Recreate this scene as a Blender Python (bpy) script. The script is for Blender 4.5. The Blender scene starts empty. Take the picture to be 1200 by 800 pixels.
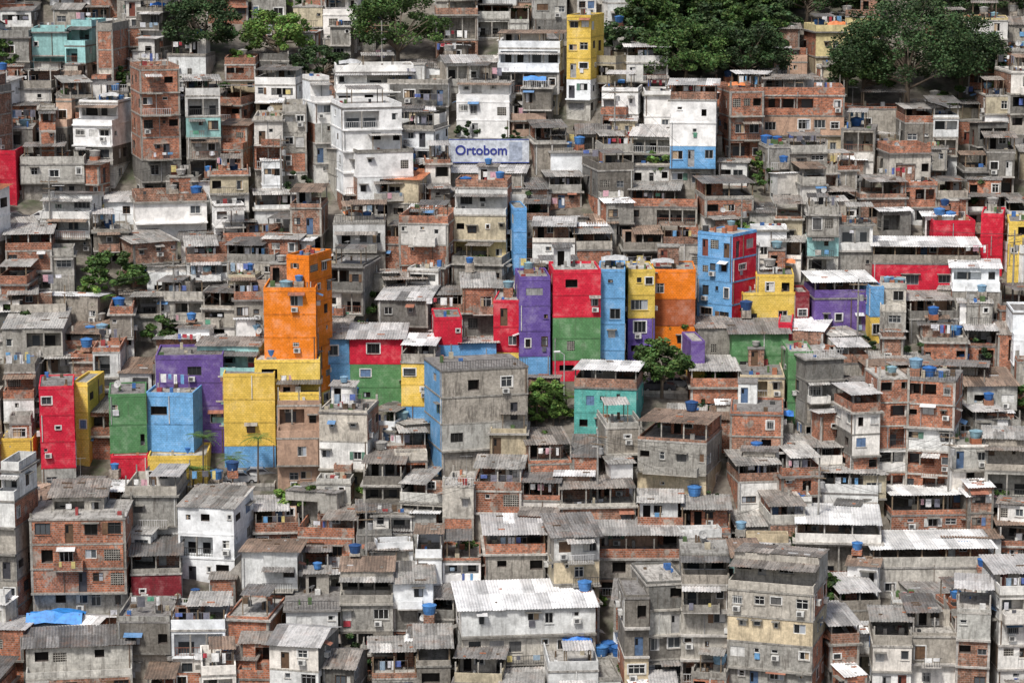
import bpy, math, random
import numpy as np
from mathutils import Vector, Matrix
random.seed(7); np.random.seed(7)
scene=bpy.context.scene
# ------------------------------------------------------------------ camera & survey helpers
TH=math.radians(10.0); CZ=79.0; F=3000.0; S=0.504
cT,sT=math.cos(TH),math.sin(TH)
def terrain(x,y):
    yy=min(max(y,205.0),432.0)
    z=S*(yy-250)
    if y>432: z+=(y-432)*0.12*max(0.0,1-(y-432)/1600.0)
    if y<205: z+=(y-205)*0.05
    k=1.0 if 190<y<450 else 0.4
    return z+k*(1.1*math.sin(x*0.06+0.7)+0.7*math.sin(x*0.11+y*0.07))
def ray(u,v):
    a=(u-600)/F; b=(400-v)/F
    return (a,cT+b*sT,-sT+b*cT)
def site(u,v):
    dx,dy,dz=ray(u,v); lo,hi=120.0,640.0
    for _ in range(40):
        m=(lo+hi)/2
        if CZ+dz*m-terrain(dx*m,dy*m)>0: lo=m
        else: hi=m
    return Vector((dx*lo,dy*lo,CZ+dz*lo))
def project(x,y,z):
    fd=y*cT-(z-CZ)*sT; ud=y*sT+(z-CZ)*cT
    return 600+F*x/fd, 400-F*ud/fd, fd
def height_to(p,v):
    b=(400-v)/F; k=(-sT+b*cT)/(cT+b*sT)
    return CZ+k*p.y-p.z
# ------------------------------------------------------------------ materials
def newmat(name):
    m=bpy.data.materials.new(name); m.use_nodes=True
    nt=m.node_tree; nt.nodes.clear()
    out=nt.nodes.new('ShaderNodeOutputMaterial'); b=nt.nodes.new('ShaderNodeBsdfPrincipled')
    nt.links.new(b.outputs[0],out.inputs[0]); return m,nt,b
def N(nt,t,**k):
    n=nt.nodes.new(t)
    for a,v in k.items(): setattr(n,a,v)
    return n
def mul(nt,c1,c2,fac=1.0,mode='MULTIPLY'):
    n=N(nt,'ShaderNodeMix',data_type='RGBA',blend_type=mode)
    n.clamp_factor=True
    if isinstance(fac,(int,float)): n.inputs[0].default_value=fac
    else: nt.links.new(fac,n.inputs[0])
    for i,c in ((6,c1),(7,c2)):
        if isinstance(c,tuple): n.inputs[i].default_value=(*c,1)
        else: nt.links.new(c,n.inputs[i])
    return n.outputs[2]
def noise(nt,vec,scale,detail=4,rough=.6,vscale=None):
    if vscale:
        mp=N(nt,'ShaderNodeMapping'); mp.inputs['Scale'].default_value=vscale
        nt.links.new(vec,mp.inputs[0]); vec=mp.outputs[0]
    n=N(nt,'ShaderNodeTexNoise'); n.inputs['Scale'].default_value=scale
    n.inputs['Detail'].default_value=detail; n.inputs['Roughness'].default_value=rough
    nt.links.new(vec,n.inputs['Vector']); return n.outputs[0]
def ramp(nt,val,lo,hi,a=0.0,b=1.0):
    n=N(nt,'ShaderNodeMapRange'); nt.links.new(val,n.inputs[0])
    for i,x in enumerate((lo,hi,a,b)): n.inputs[i+1].default_value=x
    return n.outputs[0]
def mth(nt,op,a,b):
    n=N(nt,'ShaderNodeMath',operation=op)
    for i,x in enumerate((a,b)):
        if isinstance(x,(int,float)): n.inputs[i].default_value=x
        else: nt.links.new(x,n.inputs[i])
    return n.outputs[0]
def grey(nt,v):
    c=N(nt,'ShaderNodeCombineXYZ'); [nt.links.new(v,c.inputs[i]) for i in range(3)]; return c.outputs[0]
MATS=[]
def wallmat(name,brick=False,sheet=False,paint=False):
    m,nt,b=newmat(name)
    at=N(nt,'ShaderNodeAttribute',attribute_name='Col'); geo=N(nt,'ShaderNodeNewGeometry'); uv=N(nt,'ShaderNodeUVMap')
    pos=geo.outputs['Position']; uvo=uv.outputs[0]
    base=at.outputs['Color']; gr=at.outputs['Alpha']
    big=noise(nt,pos,.55,4,.72)
    fine=noise(nt,uvo,3.0,3,.75)
    streak=noise(nt,uvo,1.0,3,.75,(2.2,.30,1))
    if brick or paint:
        br=N(nt,'ShaderNodeTexBrick'); nt.links.new(uvo,br.inputs['Vector'])
        br.inputs['Scale'].default_value=1.0; br.inputs['Brick Width'].default_value=.34; br.inputs['Row Height'].default_value=.22
        br.inputs['Mortar Size'].default_value=.02; br.inputs['Mortar Smooth'].default_value=.3
        br.inputs['Mortar'].default_value=(1,1,1,1)
        if brick:
            br.inputs['Color1'].default_value=(.60,.55,.52,1); br.inputs['Color2'].default_value=(1.38,1.3,1.22,1)
            base=mul(nt,base,br.outputs['Color'])
            base=mul(nt,base,(.34,.29,.25),br.outputs['Fac'],'MIX')
            sm=ramp(nt,noise(nt,uvo,.55,3,.7),.56,.62)
            base=mul(nt,base,(.34,.30,.26),mth(nt,'MULTIPLY',sm,.85),'MIX')
        else:
            br.inputs['Color1'].default_value=(.86,.86,.86,1); br.inputs['Color2'].default_value=(1.08,1.08,1.08,1); br.inputs['Mortar'].default_value=(.62,.62,.62,1)
            base=mul(nt,base,br.outputs['Color'],.85)
            fade=ramp(nt,big,.50,.72,0,.24); base=mul(nt,base,(.50,.48,.44),fade,'MIX')
    base=mul(nt,base,grey(nt,ramp(nt,big,.32,.68,.60,1.25)),.9 if not paint else .55)
    base=mul(nt,base,grey(nt,ramp(nt,fine,.3,.7,.62,1.30)),gr)
    st=ramp(nt,streak,.50,.63) if not paint else ramp(nt,streak,.54,.66)
    base=mul(nt,base,(.07,.06,.05),mth(nt,'MULTIPLY',mth(nt,'MULTIPLY',st,gr),.62 if not paint else .9),'MIX')
    if sheet:
        rs=ramp(nt,big,.52,.66)
        base=mul(nt,base,(.17,.095,.06),mth(nt,'MULTIPLY',mth(nt,'MULTIPLY',rs,gr),.5),'MIX')
    nt.links.new(base,b.inputs['Base Color']); b.inputs['Roughness'].default_value=.85 if not sheet else .6
    b.inputs['Specular IOR Level'].default_value=.25 if not paint else .15
    MATS.append(m)
wallmat('stained_plaster'); wallmat('hollow_brick',brick=True); wallmat('corrugated_sheet',sheet=True)
m,nt,b=newmat('window_glass'); at=N(nt,'ShaderNodeAttribute',attribute_name='Col')
nt.links.new(at.outputs['Color'],b.inputs['Base Color']); b.inputs['Roughness'].default_value=.18; b.inputs['Specular IOR Level'].default_value=.3; MATS.append(m)
m,nt,b=newmat('painted_parts'); at=N(nt,'ShaderNodeAttribute',attribute_name='Col'); geo=N(nt,'ShaderNodeNewGeometry')
nt.links.new(mul(nt,at.outputs['Color'],grey(nt,ramp(nt,noise(nt,geo.outputs['Position'],1.8,2,.7),.3,.7,.6,1.15))),b.inputs['Base Color']); b.inputs['Roughness'].default_value=.55; MATS.append(m)
m,nt,b=newmat('foliage'); at=N(nt,'ShaderNodeAttribute',attribute_name='Col')
nt.links.new(at.outputs['Color'],b.inputs['Base Color']); b.inputs['Roughness'].default_value=.6; b.inputs['Specular IOR Level'].default_value=.25; MATS.append(m)
m,nt,b=newmat('bark'); geo=N(nt,'ShaderNodeNewGeometry')
nz=noise(nt,geo.outputs['Position'],3,3,.7,(1,1,.3)); nt.links.new(mul(nt,(.07,.05,.035),(.2,.16,.12),nz,'MIX'),b.inputs['Base Color']); b.inputs['Roughness'].default_value=.9; MATS.append(m)
wallmat('painted_blockwork',paint=True)
PL,BR,SH,GL,PT,LF,BK,PB=range(8)
m,nt,b=newmat('hillside_earth'); geo=N(nt,'ShaderNodeNewGeometry'); pos=geo.outputs['Position']
g1=mul(nt,(.05,.065,.03),(.19,.17,.145),ramp(nt,noise(nt,pos,.12,5,.7),.38,.52),'MIX')
g1=mul(nt,g1,(.06,.052,.042),ramp(nt,noise(nt,pos,.8,4,.7),.4,.7),'MIX')
nt.links.new(g1,b.inputs['Base Color']); b.inputs['Roughness'].default_value=.95; GROUND=m

# ------------------------------------------------------------------ mesh builder
class MB:
    def __init__(s): s.v=[];s.f=[];s.m=[];s.uv=[];s.c=[];s.off=(random.random()*90,random.random()*90)
    def poly(s,pts,mat,col):
        i=len(s.v); s.v.extend(pts); s.f.append(tuple(range(i,i+len(pts)))); s.m.append(mat)
        a,b,c=pts[0],pts[1],pts[2]
        e=(b[0]-a[0],b[1]-a[1],b[2]-a[2]); g=(c[0]-a[0],c[1]-a[1],c[2]-a[2])
        nx=abs(e[1]*g[2]-e[2]*g[1]); ny=abs(e[2]*g[0]-e[0]*g[2]); nz=abs(e[0]*g[1]-e[1]*g[0])
        ox,oy=s.off
        if nz>=nx and nz>=ny: k=[(p[0]+ox,p[1]+oy) for p in pts]
        elif ny>=nx: k=[(p[0]+ox,p[2]+oy) for p in pts]
        else: k=[(p[1]+ox,p[2]+oy) for p in pts]
        s.uv.extend(k); s.c.extend([col if len(col)==4 else (*col,.5)]*len(pts))
    def box(s,x0,x1,y0,y1,z0,z1,mat,col,bottom=True):
        P=s.poly
        P([(x0,y0,z0),(x1,y0,z0),(x1,y0,z1),(x0,y0,z1)],mat,col)
        P([(x1,y0,z0),(x1,y1,z0),(x1,y1,z1),(x1,y0,z1)],mat,col)
        P([(x1,y1,z0),(x0,y1,z0),(x0,y1,z1),(x1,y1,z1)],mat,col)
        P([(x0,y1,z0),(x0,y0,z0),(x0,y0,z1),(x0,y1,z1)],mat,col)
        P([(x0,y0,z1),(x1,y0,z1),(x1,y1,z1),(x0,y1,z1)],mat,col)
        if bottom: P([(x0,y1,z0),(x1,y1,z0),(x1,y0,z0),(x0,y0,z0)],mat,col)
    def tube(s,a,b,r0,r1,mat,col,n=6):
        a=Vector(a);b=Vector(b);d=(b-a).normalized(); t=d.orthogonal().normalized(); w=d.cross(t)
        A=[];B=[]
        for i in range(n):
            q=2*math.pi*i/n; o=t*math.cos(q)+w*math.sin(q)
            A.append(tuple(a+o*r0));B.append(tuple(b+o*r1))
        for i in range(n):
            j=(i+1)%n; s.poly([A[i],A[j],B[j],B[i]],mat,col)
        s.poly(B,mat,col)
    def lathe(s,prof,mat,col,n=14,center=(0,0,0)):
        cx,cy,cz=center
        for k in range(len(prof)-1):
            (r0,z0),(r1,z1)=prof[k],prof[k+1]
            for i in range(n):
                a=2*math.pi*i/n; b=2*math.pi*(i+1)/n
                p=[(cx+r0*math.cos(a),cy+r0*math.sin(a),cz+z0),(cx+r0*math.cos(b),cy+r0*math.sin(b),cz+z0),
                   (cx+r1*math.cos(b),cy+r1*math.sin(b),cz+z1),(cx+r1*math.cos(a),cy+r1*math.sin(a),cz+z1)]
                if r1<1e-4: p=p[:3]
                elif r0<1e-4: p=[p[0],p[2],p[3]]
                s.poly(p,mat,col)
    def mesh(s,name):
        me=bpy.data.meshes.new(name); me.from_pydata(s.v,[],s.f)
        for m in MATS: me.materials.append(m)
        me.polygons.foreach_set('material_index',s.m)
        u=me.uv_layers.new(name='UVMap'); u.data.foreach_set('uv',np.array(s.uv,dtype=np.float32).ravel())
        c=me.color_attributes.new('Col','FLOAT_COLOR','CORNER'); c.data.foreach_set('color',np.array(s.c,dtype=np.float32).ravel())
        me.update(); return me
COLL=scene.collection
def addobj(name,data,loc=(0,0,0),rz=0,sc=1.0,parent=None):
    o=bpy.data.objects.new(name,data); COLL.objects.link(o)
    if parent: o.parent=parent
    else:
        o.location=loc; o.rotation_euler=(0,0,rz); o.scale=(sc,sc,sc) if isinstance(sc,(int,float)) else sc
    return o

# ------------------------------------------------------------------ palette
COLS={'g':(.33,.31,.275,.95),'G':(.19,.18,.162,1),'l':(.47,.45,.405,.75),'w':(.68,.67,.64,.42),'W':(.84,.84,.83,.12),
'c':(.52,.45,.32,.6),'k':(.54,.37,.275,.5),'y':(.62,.51,.26,.45),'t':(.36,.62,.60,.35),'B':(.375,.143,.08,.7),'b':(.30,.155,.105,.95),
'O':(.88,.235,.022,.2),'Y':(.82,.575,.12,.2),'R':(.62,.025,.055,.2),'P':(.16,.10,.34,.24),'N':(.165,.40,.71,.24),'E':(.11,.26,.11,.3),
'T':(.13,.45,.40,.35),'M':(.24,.03,.04,.4),'o':(.44,.12,.045,.25)}
PAINT=set('OYRPNETMo')
CONC=[(.33,.315,.285,.9),(.40,.38,.34,.8),(.23,.22,.20,.95),(.46,.44,.41,.7)]
def wallspec(k,rng):
    c=COLS[k]; j=rng.uniform(.78,1.2) if k not in PAINT else rng.uniform(.93,1.06)
    if k=='W': j=rng.uniform(.95,1.02)
    if k=='w': j=rng.uniform(.88,1.2)
    t=rng.uniform(-.04,.04)
    return (BR if k in 'Bb' else (PB if k in PAINT else PL)),(min(.86,c[0]*j*(1+t)),min(.86,c[1]*j),min(.86,c[2]*j*(1-t)),c[3])

# ------------------------------------------------------------------ small objects (shared meshes)
def tank_mesh(col,squat=1.0):
    mb=MB(); prof=[(.0,0),(.58,0),(.64,.3*squat),(.66,.31*squat),(.70,.62*squat),(.72,.63*squat),(.75,.9*squat),(.80,.92*squat),(.80,.99*squat),(.68,1.03*squat),(.35,1.13*squat),(.16,1.15*squat),(.14,1.2*squat),(0,1.2*squat)]
    mb.lathe(prof,PT,col); mb.box(-.06,.06,-.78,-.66,.1,.25,PT,(.5,.5,.5)); return mb.mesh('water_tank')
TANKS=[tank_mesh((.035,.14,.40)),tank_mesh((.06,.20,.48)),tank_mesh((.02,.07,.20)),tank_mesh((.22,.38,.52)),tank_mesh((.36,.35,.33),.8),tank_mesh((.22,.36,.42),.85)]
def dish_mesh():
    mb=MB(); col=(.42,.42,.41); n=12
    tmp=MB(); tmp.lathe([(0,0),(.2,.03),(.36,.10),(.42,.15)],PT,col,n)
    R=Matrix.Rotation(math.radians(62),3,'X')
    for f in tmp.f: mb.poly([tuple(R@Vector(tmp.v[i])+Vector((0,0,.8))) for i in f],PT,col)
    mb.tube((0,.05,0),(0,.05,.85),.03,.03,PT,(.3,.3,.3),5); mb.tube((0,0,.8),tuple(R@Vector((0,.1,.5))+Vector((0,0,.8))),.015,.03,PT,(.2,.2,.2),4)
    return mb.mesh('satellite_dish')
DISH=dish_mesh()
CLOTH=[(.75,.75,.75),(.7,.7,.74),(.1,.15,.4),(.45,.05,.07),(.6,.35,.4),(.05,.05,.06),(.15,.35,.6),(.6,.5,.2),(.8,.8,.8),(.1,.3,.2),(.4,.38,.35),(.2,.2,.25),(.6,.62,.65),(.12,.12,.14),(.3,.4,.5),(.8,.8,.78)]
def laundry_mesh(seed):
    rng=random.Random(seed); mb=MB(); L=rng.uniform(2.4,4)
    mb.box(-L/2-.04,-L/2,-.03,.03,0,1.9,PT,(.25,.2,.16)); mb.box(L/2,L/2+.04,-.03,.03,0,1.9,PT,(.25,.2,.16)); mb.box(-L/2,L/2,-.008,.008,1.78,1.80,PT,(.4,.4,.4))
    x=-L/2+.1
    while x<L/2-.5:
        w=rng.uniform(.3,.8); h=rng.uniform(.4,1.1); c=rng.choice(CLOTH); k=3; yy=[rng.uniform(-.06,.06) for _ in range(k+1)]
        for i in range(k):
            a=x+w*i/k; b=x+w*(i+1)/k
            mb.poly([(a,yy[i],1.78-h),(b,yy[i+1],1.78-h+rng.uniform(-.03,.03)),(b,yy[i+1]*.2,1.78),(a,yy[i]*.2,1.78)],PT,c)
        x+=w+rng.uniform(.03,.6)
    return mb.mesh('laundry_line')
LAUN=[laundry_mesh(i) for i in range(16)]
def antenna_mesh():
    mb=MB(); c=(.3,.3,.3); mb.tube((0,0,0),(0,0,2.6),.025,.02,PT,c,4); mb.tube((-.7,0,2.5),(.7,0,2.5),.015,.015,PT,c,4)
    for i in range(6): x=-.6+i*.24; mb.tube((x,-.35+i*.03,2.5),(x,.35-i*.03,2.5),.012,.012,PT,c,4)
    return mb.mesh('tv_antenna')
ANT=antenna_mesh()
def tarp_mesh(seed,col):
    rng=random.Random(seed); mb=MB(); n=6; H=[[rng.uniform(-.12,.12)+1.9-.25*abs(i-3)/3-.1*j for j in range(n+1)] for i in range(n+1)]
    for i in range(n):
        for j in range(n):
            p=lambda a,b:(-1.8+a*.6,-1.4+b*.47,H[a][b]*(1 if b else .62))
            mb.poly([p(i,j),p(i+1,j),p(i+1,j+1),p(i,j+1)],PT,col)
    for x in (-1.6,1.6):
        for y in (-1.0,1.2): mb.tube((x,y,0),(x,y,1.6),.04,.04,PT,(.2,.15,.1),4)
    return mb.mesh('tarpaulin_shelter')
TARP=[tarp_mesh(1,(.02,.18,.62)),tarp_mesh(2,(.03,.24,.66)),tarp_mesh(3,(.40,.41,.42)),tarp_mesh(4,(.65,.2,.06))]

# ------------------------------------------------------------------ facade
GLC=[(.010,.011,.013),(.02,.022,.024),(.04,.045,.05),(.015,.015,.015),(.08,.09,.10)]
FRC=[(.5,.5,.49),(.70,.70,.68),(.10,.055,.03),(.05,.05,.05),(.32,.32,.32),(.65,.65,.63)]
def facade(bd,O,U,Nn,W,z0,z1,ops,mat,col,rng):
    mb=bd['walls']
    def P(a,z,dp=0.0): return (O[0]+U[0]*a-Nn[0]*dp,O[1]+U[1]*a-Nn[1]*dp,z)
    def bar(tb,a0,a1,za,zb,dp_front,dp_back,mt,cl):
        p=[P(a0,za,dp_front),P(a1,za,dp_front),P(a1,zb,dp_front),P(a0,zb,dp_front)]
        q=[P(a0,za,dp_back),P(a1,za,dp_back),P(a1,zb,dp_back),P(a0,zb,dp_back)]
        tb.poly(p,mt,cl)
        tb.poly([p[1],q[1],q[2],p[2]],mt,cl); tb.poly([q[0],p[0],p[3],q[3]],mt,cl)
        tb.poly([p[3],p[2],q[2],q[3]],mt,cl); tb.poly([q[0],q[1],p[1],p[0]],mt,cl)
    zs=sorted({z0,z1,*[o['s'] for o in ops],*[o['t'] for o in ops]})
    for k in range(len(zs)-1):
        za,zb=zs[k],zs[k+1]; zm=(za+zb)/2; a=0.0
        for o in sorted([o for o in ops if o['s']<zm<o['t']],key=lambda o:o['a']):
            if o['a']>a: mb.poly([P(a,za),P(o['a'],za),P(o['a'],zb),P(a,zb)],mat,col)
            a=o['b']
        if a<W: mb.poly([P(a,za),P(W,za),P(W,zb),P(a,zb)],mat,col)
    wn=bd['windows']; tr=bd['trim']
    fc=rng.choice(FRC)
    for o in ops:
        a,b,s,t,k=o['a'],o['b'],o['s'],o['t'],o['k']
        dp={'win':.14,'hole':.8,'door':.12,'shut':.06,'balc':o.get('d',1.3),'cob':.1}[k]
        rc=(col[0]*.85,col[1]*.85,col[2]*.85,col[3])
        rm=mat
        if k=='hole': rc=(.12,.10,.09,.8); rm=PL  # open holes: reveals coloured dark for the unlit room inside
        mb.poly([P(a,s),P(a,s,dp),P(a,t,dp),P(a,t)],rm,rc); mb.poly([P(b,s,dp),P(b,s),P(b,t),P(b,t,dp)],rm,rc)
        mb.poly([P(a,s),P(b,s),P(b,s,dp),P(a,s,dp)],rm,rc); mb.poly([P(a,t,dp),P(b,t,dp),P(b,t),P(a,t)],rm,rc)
        if k=='balc':
            mb.poly([P(a,s-.9,dp),P(b,s-.9,dp),P(b,t,dp),P(a,t,dp)],rm,rc)
            x=a+rng.uniform(.2,.6)
            while x<b-1.0:
                w=rng.choice([.85,1.2,1.6]); w=min(w,b-.1-x)
                wn.poly([P(x,s-.3,dp-.03),P(x+w,s-.3,dp-.03),P(x+w,min(t-.15,s+1.2),dp-.03),P(x,min(t-.15,s+1.2),dp-.03)],GL,rng.choice(GLC)); x+=w+rng.uniform(.5,1.4)
            nP=int((b-a)/2.4)
            for i in range(1,nP+1):
                x=a+(b-a)*i/(nP+1); bar(tr,x-.08,x+.08,s,t,.02,.2,PL,CONC[0])
            if o.get('rail'):
                rcx=rng.choice([(.6,.6,.6),(.05,.05,.05),(.2,.08,.05)])
                bar(tr,a,b,s+.85,s+.92,.03,.09,PT,rcx); bar(tr,a,b,s+.12,s+.16,.03,.07,PT,rcx)
                x=a+.1
                while x<b: bar(tr,x,x+.035,s,s+.85,.04,.08,PT,rcx); x+=.28
            if rng.random()<.3:
                x=a+rng.uniform(.1,1.2)
                while x<b-.6 and rng.random()<.7:
                    w=rng.uniform(.25,.8); hh=rng.uniform(.3,1.0); top=t-.25 if rng.random()<.6 else s+.15
                    cl=rng.choice(CLOTH); tr.poly([P(x,top-hh,-.03),P(x+w,top-hh,-.02),P(x+w,top,-.04),P(x,top,-.035)],PT,cl); x+=w+rng.uniform(.05,.9)
            continue
        if k=='hole': wn.poly([P(a,s,dp),P(b,s,dp),P(b,t,dp),P(a,t,dp)],PL,(.03,.027,.025,.5));  # near-black back panel: shade of the unlit room put into its colour
        elif k=='door':
            dc=rng.choice([(.12,.07,.04),(.35,.35,.35),(.05,.05,.06),(.6,.6,.58),(.08,.14,.25),(.2,.06,.04)])
            wn.poly([P(a,s,dp),P(b,s,dp),P(b,t,dp),P(a,t,dp)],PT,dc); bar(wn,a+.08,a+.35,s+1.1,t-.2,dp-.02,dp,GL,GLC[0])
        elif k=='shut':
            dc=rng.choice([(.14,.08,.045),(.5,.5,.49),(.30,.30,.30),(.65,.65,.63),(.10,.10,.10),(.12,.2,.35)])
            wn.poly([P(a,s,dp),P(b,s,dp),P(b,t,dp),P(a,t,dp)],PT,dc); n=max(2,int((b-a)/.5))
            for i in range(n): x=a+(b-a)*i/n; bar(wn,x,x+.04,s,t,dp-.02,dp,PT,(dc[0]*.6,dc[1]*.6,dc[2]*.6))
        elif k=='cob':
            wn.poly([P(a,s,dp),P(b,s,dp),P(b,t,dp),P(a,t,dp)],PL,(.05,.045,.04,.5))
            x=a
            while x<b: bar(wn,x,x+.05,s,t,.03,dp-.01,PL,CONC[1]); x+=.24
            z=s+.2
            while z<t: bar(wn,a,b,z,z+.05,.025,dp-.012,PL,CONC[1]); z+=.24
        else:
            g=rng.choice(GLC); wn.poly([P(a,s,dp),P(b,s,dp),P(b,t,dp),P(a,t,dp)],GL,g)
            if rng.random()<.3:
                cc=rng.choice([(.5,.49,.45),(.35,.38,.42),(.4,.3,.2),(.55,.55,.55)]); f=rng.uniform(.25,.6)
                x0=a if rng.random()<.5 else b-(b-a)*f
                wn.poly([P(x0,s,dp-.012),P(x0+(b-a)*f,s,dp-.012),P(x0+(b-a)*f,t,dp-.012),P(x0,t,dp-.012)],GL,cc)
            fw=.065
            bar(wn,a,b,t-fw,t,dp-.07,dp,PT,fc); bar(wn,a,b,s,s+fw,dp-.07,dp,PT,fc)
            bar(wn,a,a+fw,s+fw,t-fw,dp-.07,dp,PT,fc); bar(wn,b-fw,b,s+fw,t-fw,dp-.07,dp,PT,fc)
            n=max(1,round((b-a)/.55))
            for i in range(1,n): x=a+(b-a)*i/n; bar(wn,x-.025,x+.025,s+fw,t-fw,dp-.06,dp,PT,fc)
            if rng.random()<.3: bar(wn,a+fw,b-fw,t-.36,t-.32,dp-.06,dp,PT,fc)
            q=rng.random()
            if q<.10:   # window bars
                x=a+.1
                while x<b-.05: bar(tr,x,x+.03,s,t,-.10,-.07,PT,fc); x+=.2
                bar(tr,a,b,s+.1,s+.14,-.105,-.03,PT,fc); bar(tr,a,b,t-.14,t-.10,-.105,-.03,PT,fc)
            elif q<.17: # open shutter leaves
                lc=rng.choice([(.16,.09,.05),(.6,.6,.58),(.1,.2,.15),(.12,.2,.38)]); lw=(b-a)*.45
                if a-lw>.1: bar(tr,a-lw,a-.02,s,t,-.06,-.02,PT,lc)
                if b+lw<W-.1: bar(tr,b+.02,b+lw,s,t,-.06,-.02,PT,lc)
        if k in('win','shut'):
            r=rng.random()
            if r<.55: bar(tr,a-.08,b+.08,s-.07,s,-.09,.0,PL,CONC[3] if r<.3 else rc)
            if r<.26:
                wc=(.72,.72,.70,.4); bar(tr,a-.12,a,s,t,-.018,0,PL,wc); bar(tr,b,b+.12,s,t,-.018,0,PL,wc); bar(tr,a-.12,b+.12,t,t+.12,-.022,0,PL,wc)
            elif r>.84: bar(tr,a-.2,b+.2,t+.1,t+.17,-.55,0,PL,CONC[2])
            elif r>.76:
                ac=rng.choice([(.6,.6,.6,.3),(.3,.29,.27,.9),(.12,.25,.45,.5),(.35,.15,.1,.8)])
                tr.poly([P(a-.25,t+.12,-.75),P(b+.25,t+.12,-.75),P(b+.25,t+.4,0),P(a-.25,t+.4,0)],SH,ac)
            if rng.random()<.16 and s-.75>z0: 
                bar(tr,a+.1,a+.85,s-.62,s-.12,-.42,0,PT,(.6,.6,.58)); bar(tr,a+.2,a+.62,s-.56,s-.18,-.425,-.42,PT,(.1,.1,.1))
            elif rng.random()<.06:
                cl=rng.choice(CLOTH); bar(tr,a+.1,a+.1+rng.uniform(.4,.8),s-.6,s+.02,-.13,-.1,PT,cl)
    if rng.random()<.45 and W>2.5:
        x=rng.choice([.18,W-.28,W*rng.uniform(.3,.7)])
        if not any(o['a']-.1<x<o['b']+.1 for o in ops): bar(tr,x,x+.09,z0,z1,-.10,0,PT,rng.choice([(.6,.6,.58),(.15,.10,.07),(.3,.3,.3)]))
def openings(W,z0,h,wd,rng,balc=True,painted=False,brick=False):
    if W<1.3: return []
    ops=[]
    if balc and W>3.0 and wd>.5 and rng.random()<(.27 if not painted else .0):
        a=rng.uniform(.15,.4) if rng.random()<.6 else W*.4; b=W-rng.uniform(.15,.4)
        if rng.random()<.3: b=W*.62; a=.2
        rail=rng.random()<.4
        ops.append(dict(a=a,b=b,s=z0+(.12 if rail else .95),t=z0+h-.38,k='balc',d=rng.uniform(1.0,1.5),rail=rail))
        if a>1.6: ops.append(dict(a=.4,b=1.2,s=z0+1.1,t=z0+2.0,k='win'))
        elif b<W-1.6: ops.append(dict(a=W-1.3,b=W-.5,s=z0+1.1,t=z0+2.0,k='win'))
        return ops
    n=int(W/2.3*wd+rng.random()*.9)
    if n<=0: return []
    slot=W/n; head=min(h-.35,rng.uniform(2.0,2.3)); ww0=rng.uniform(.8,1.6); wh0=rng.uniform(.8,1.25)
    for i in range(n):
        r=rng.random()
        if r<.14: continue
        w=min(ww0*rng.choice([1,1,.7,1.4,1.2]),slot*.7);hh=wh0*rng.choice([1,1,.8,1.15]);k='win'
        q=rng.random(); hd=head-rng.choice([0,0,0,.12,.3])
        sl=z0+hd-hh
        if q<.2: w=min(rng.choice([.4,.55,.7]),w);hh=rng.choice([.4,.5,.6]);sl=z0+hd-hh
        elif q<.28: k='door';w=.85;sl=z0+.08
        elif q<(.55 if brick else .38): k='hole'
        elif q<(.63 if brick else .48): k='shut'
        elif q>.95: k='cob'
        c=slot*(i+.5)+rng.uniform(-.5,.5)*(slot-w)
        a=max(.28,c-w/2); b=min(W-.28,a+w)
        if b-a<.35: continue
        if ops and a<ops[-1]['b']+.2: continue
        ops.append(dict(a=a,b=b,s=max(z0+.08,sl),t=z0+hd,k=k))
    return ops
# ------------------------------------------------------------------ roofs
SHC=[(.34,.33,.31,.9),(.42,.41,.39,.8),(.24,.23,.22,1),(.29,.265,.24,1),(.17,.165,.16,1),(.50,.49,.48,.6),(.27,.20,.155,1)]
def corr(mb,x0,x1,ya,za,yb,zb,col,rng,rows=2):
    pitch=.30; n=max(4,int((x1-x0)/pitch)); dx=(x1-x0)/n
    for r in range(rows):
        f0=r/rows; f1=(r+1)/rows+(.03 if r<rows-1 else 0)
        y0=ya+(yb-ya)*f0; z0=za+(zb-za)*f0+.012*(rows-r); y1=ya+(yb-ya)*f1; z1=za+(zb-za)*f1+.012*(rows-r)
        cc=col; je=0
        for i in range(n):
            if i%4==0:
                k=rng.uniform(.70,1.25)
                if rng.random()<.09: k*=rng.choice([.55,1.5])
                cc=(min(.85,col[0]*k),min(.85,col[1]*k),min(.85,col[2]*k),col[3]); je=rng.uniform(-.15,.15) if r==0 else 0
            a=x0+i*dx; m=a+dx/2; b=a+dx
            mb.poly([(a,y0+je,z0),(m,y0+je,z0+.07),(m,y1,z1+.07),(a,y1,z1)],SH,cc)
            mb.poly([(m,y0+je,z0+.07),(b,y0+je,z0),(b,y1,z1),(m,y1,z1+.07)],SH,cc)
def parapet(mb,x0,x1,y0,y1,z,h,mat,col,t=.14):
    mb.box(x0,x1,y0,y0+t,z,z+h,mat,col); mb.box(x0,x1,y1-t,y1,z,z+h,mat,col)
    mb.box(x0,x0+t,y0+t,y1-t,z,z+h-.004,mat,col); mb.box(x1-t,x1,y0+t,y1-t,z,z+h-.004,mat,col)
FOOT=[]
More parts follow.
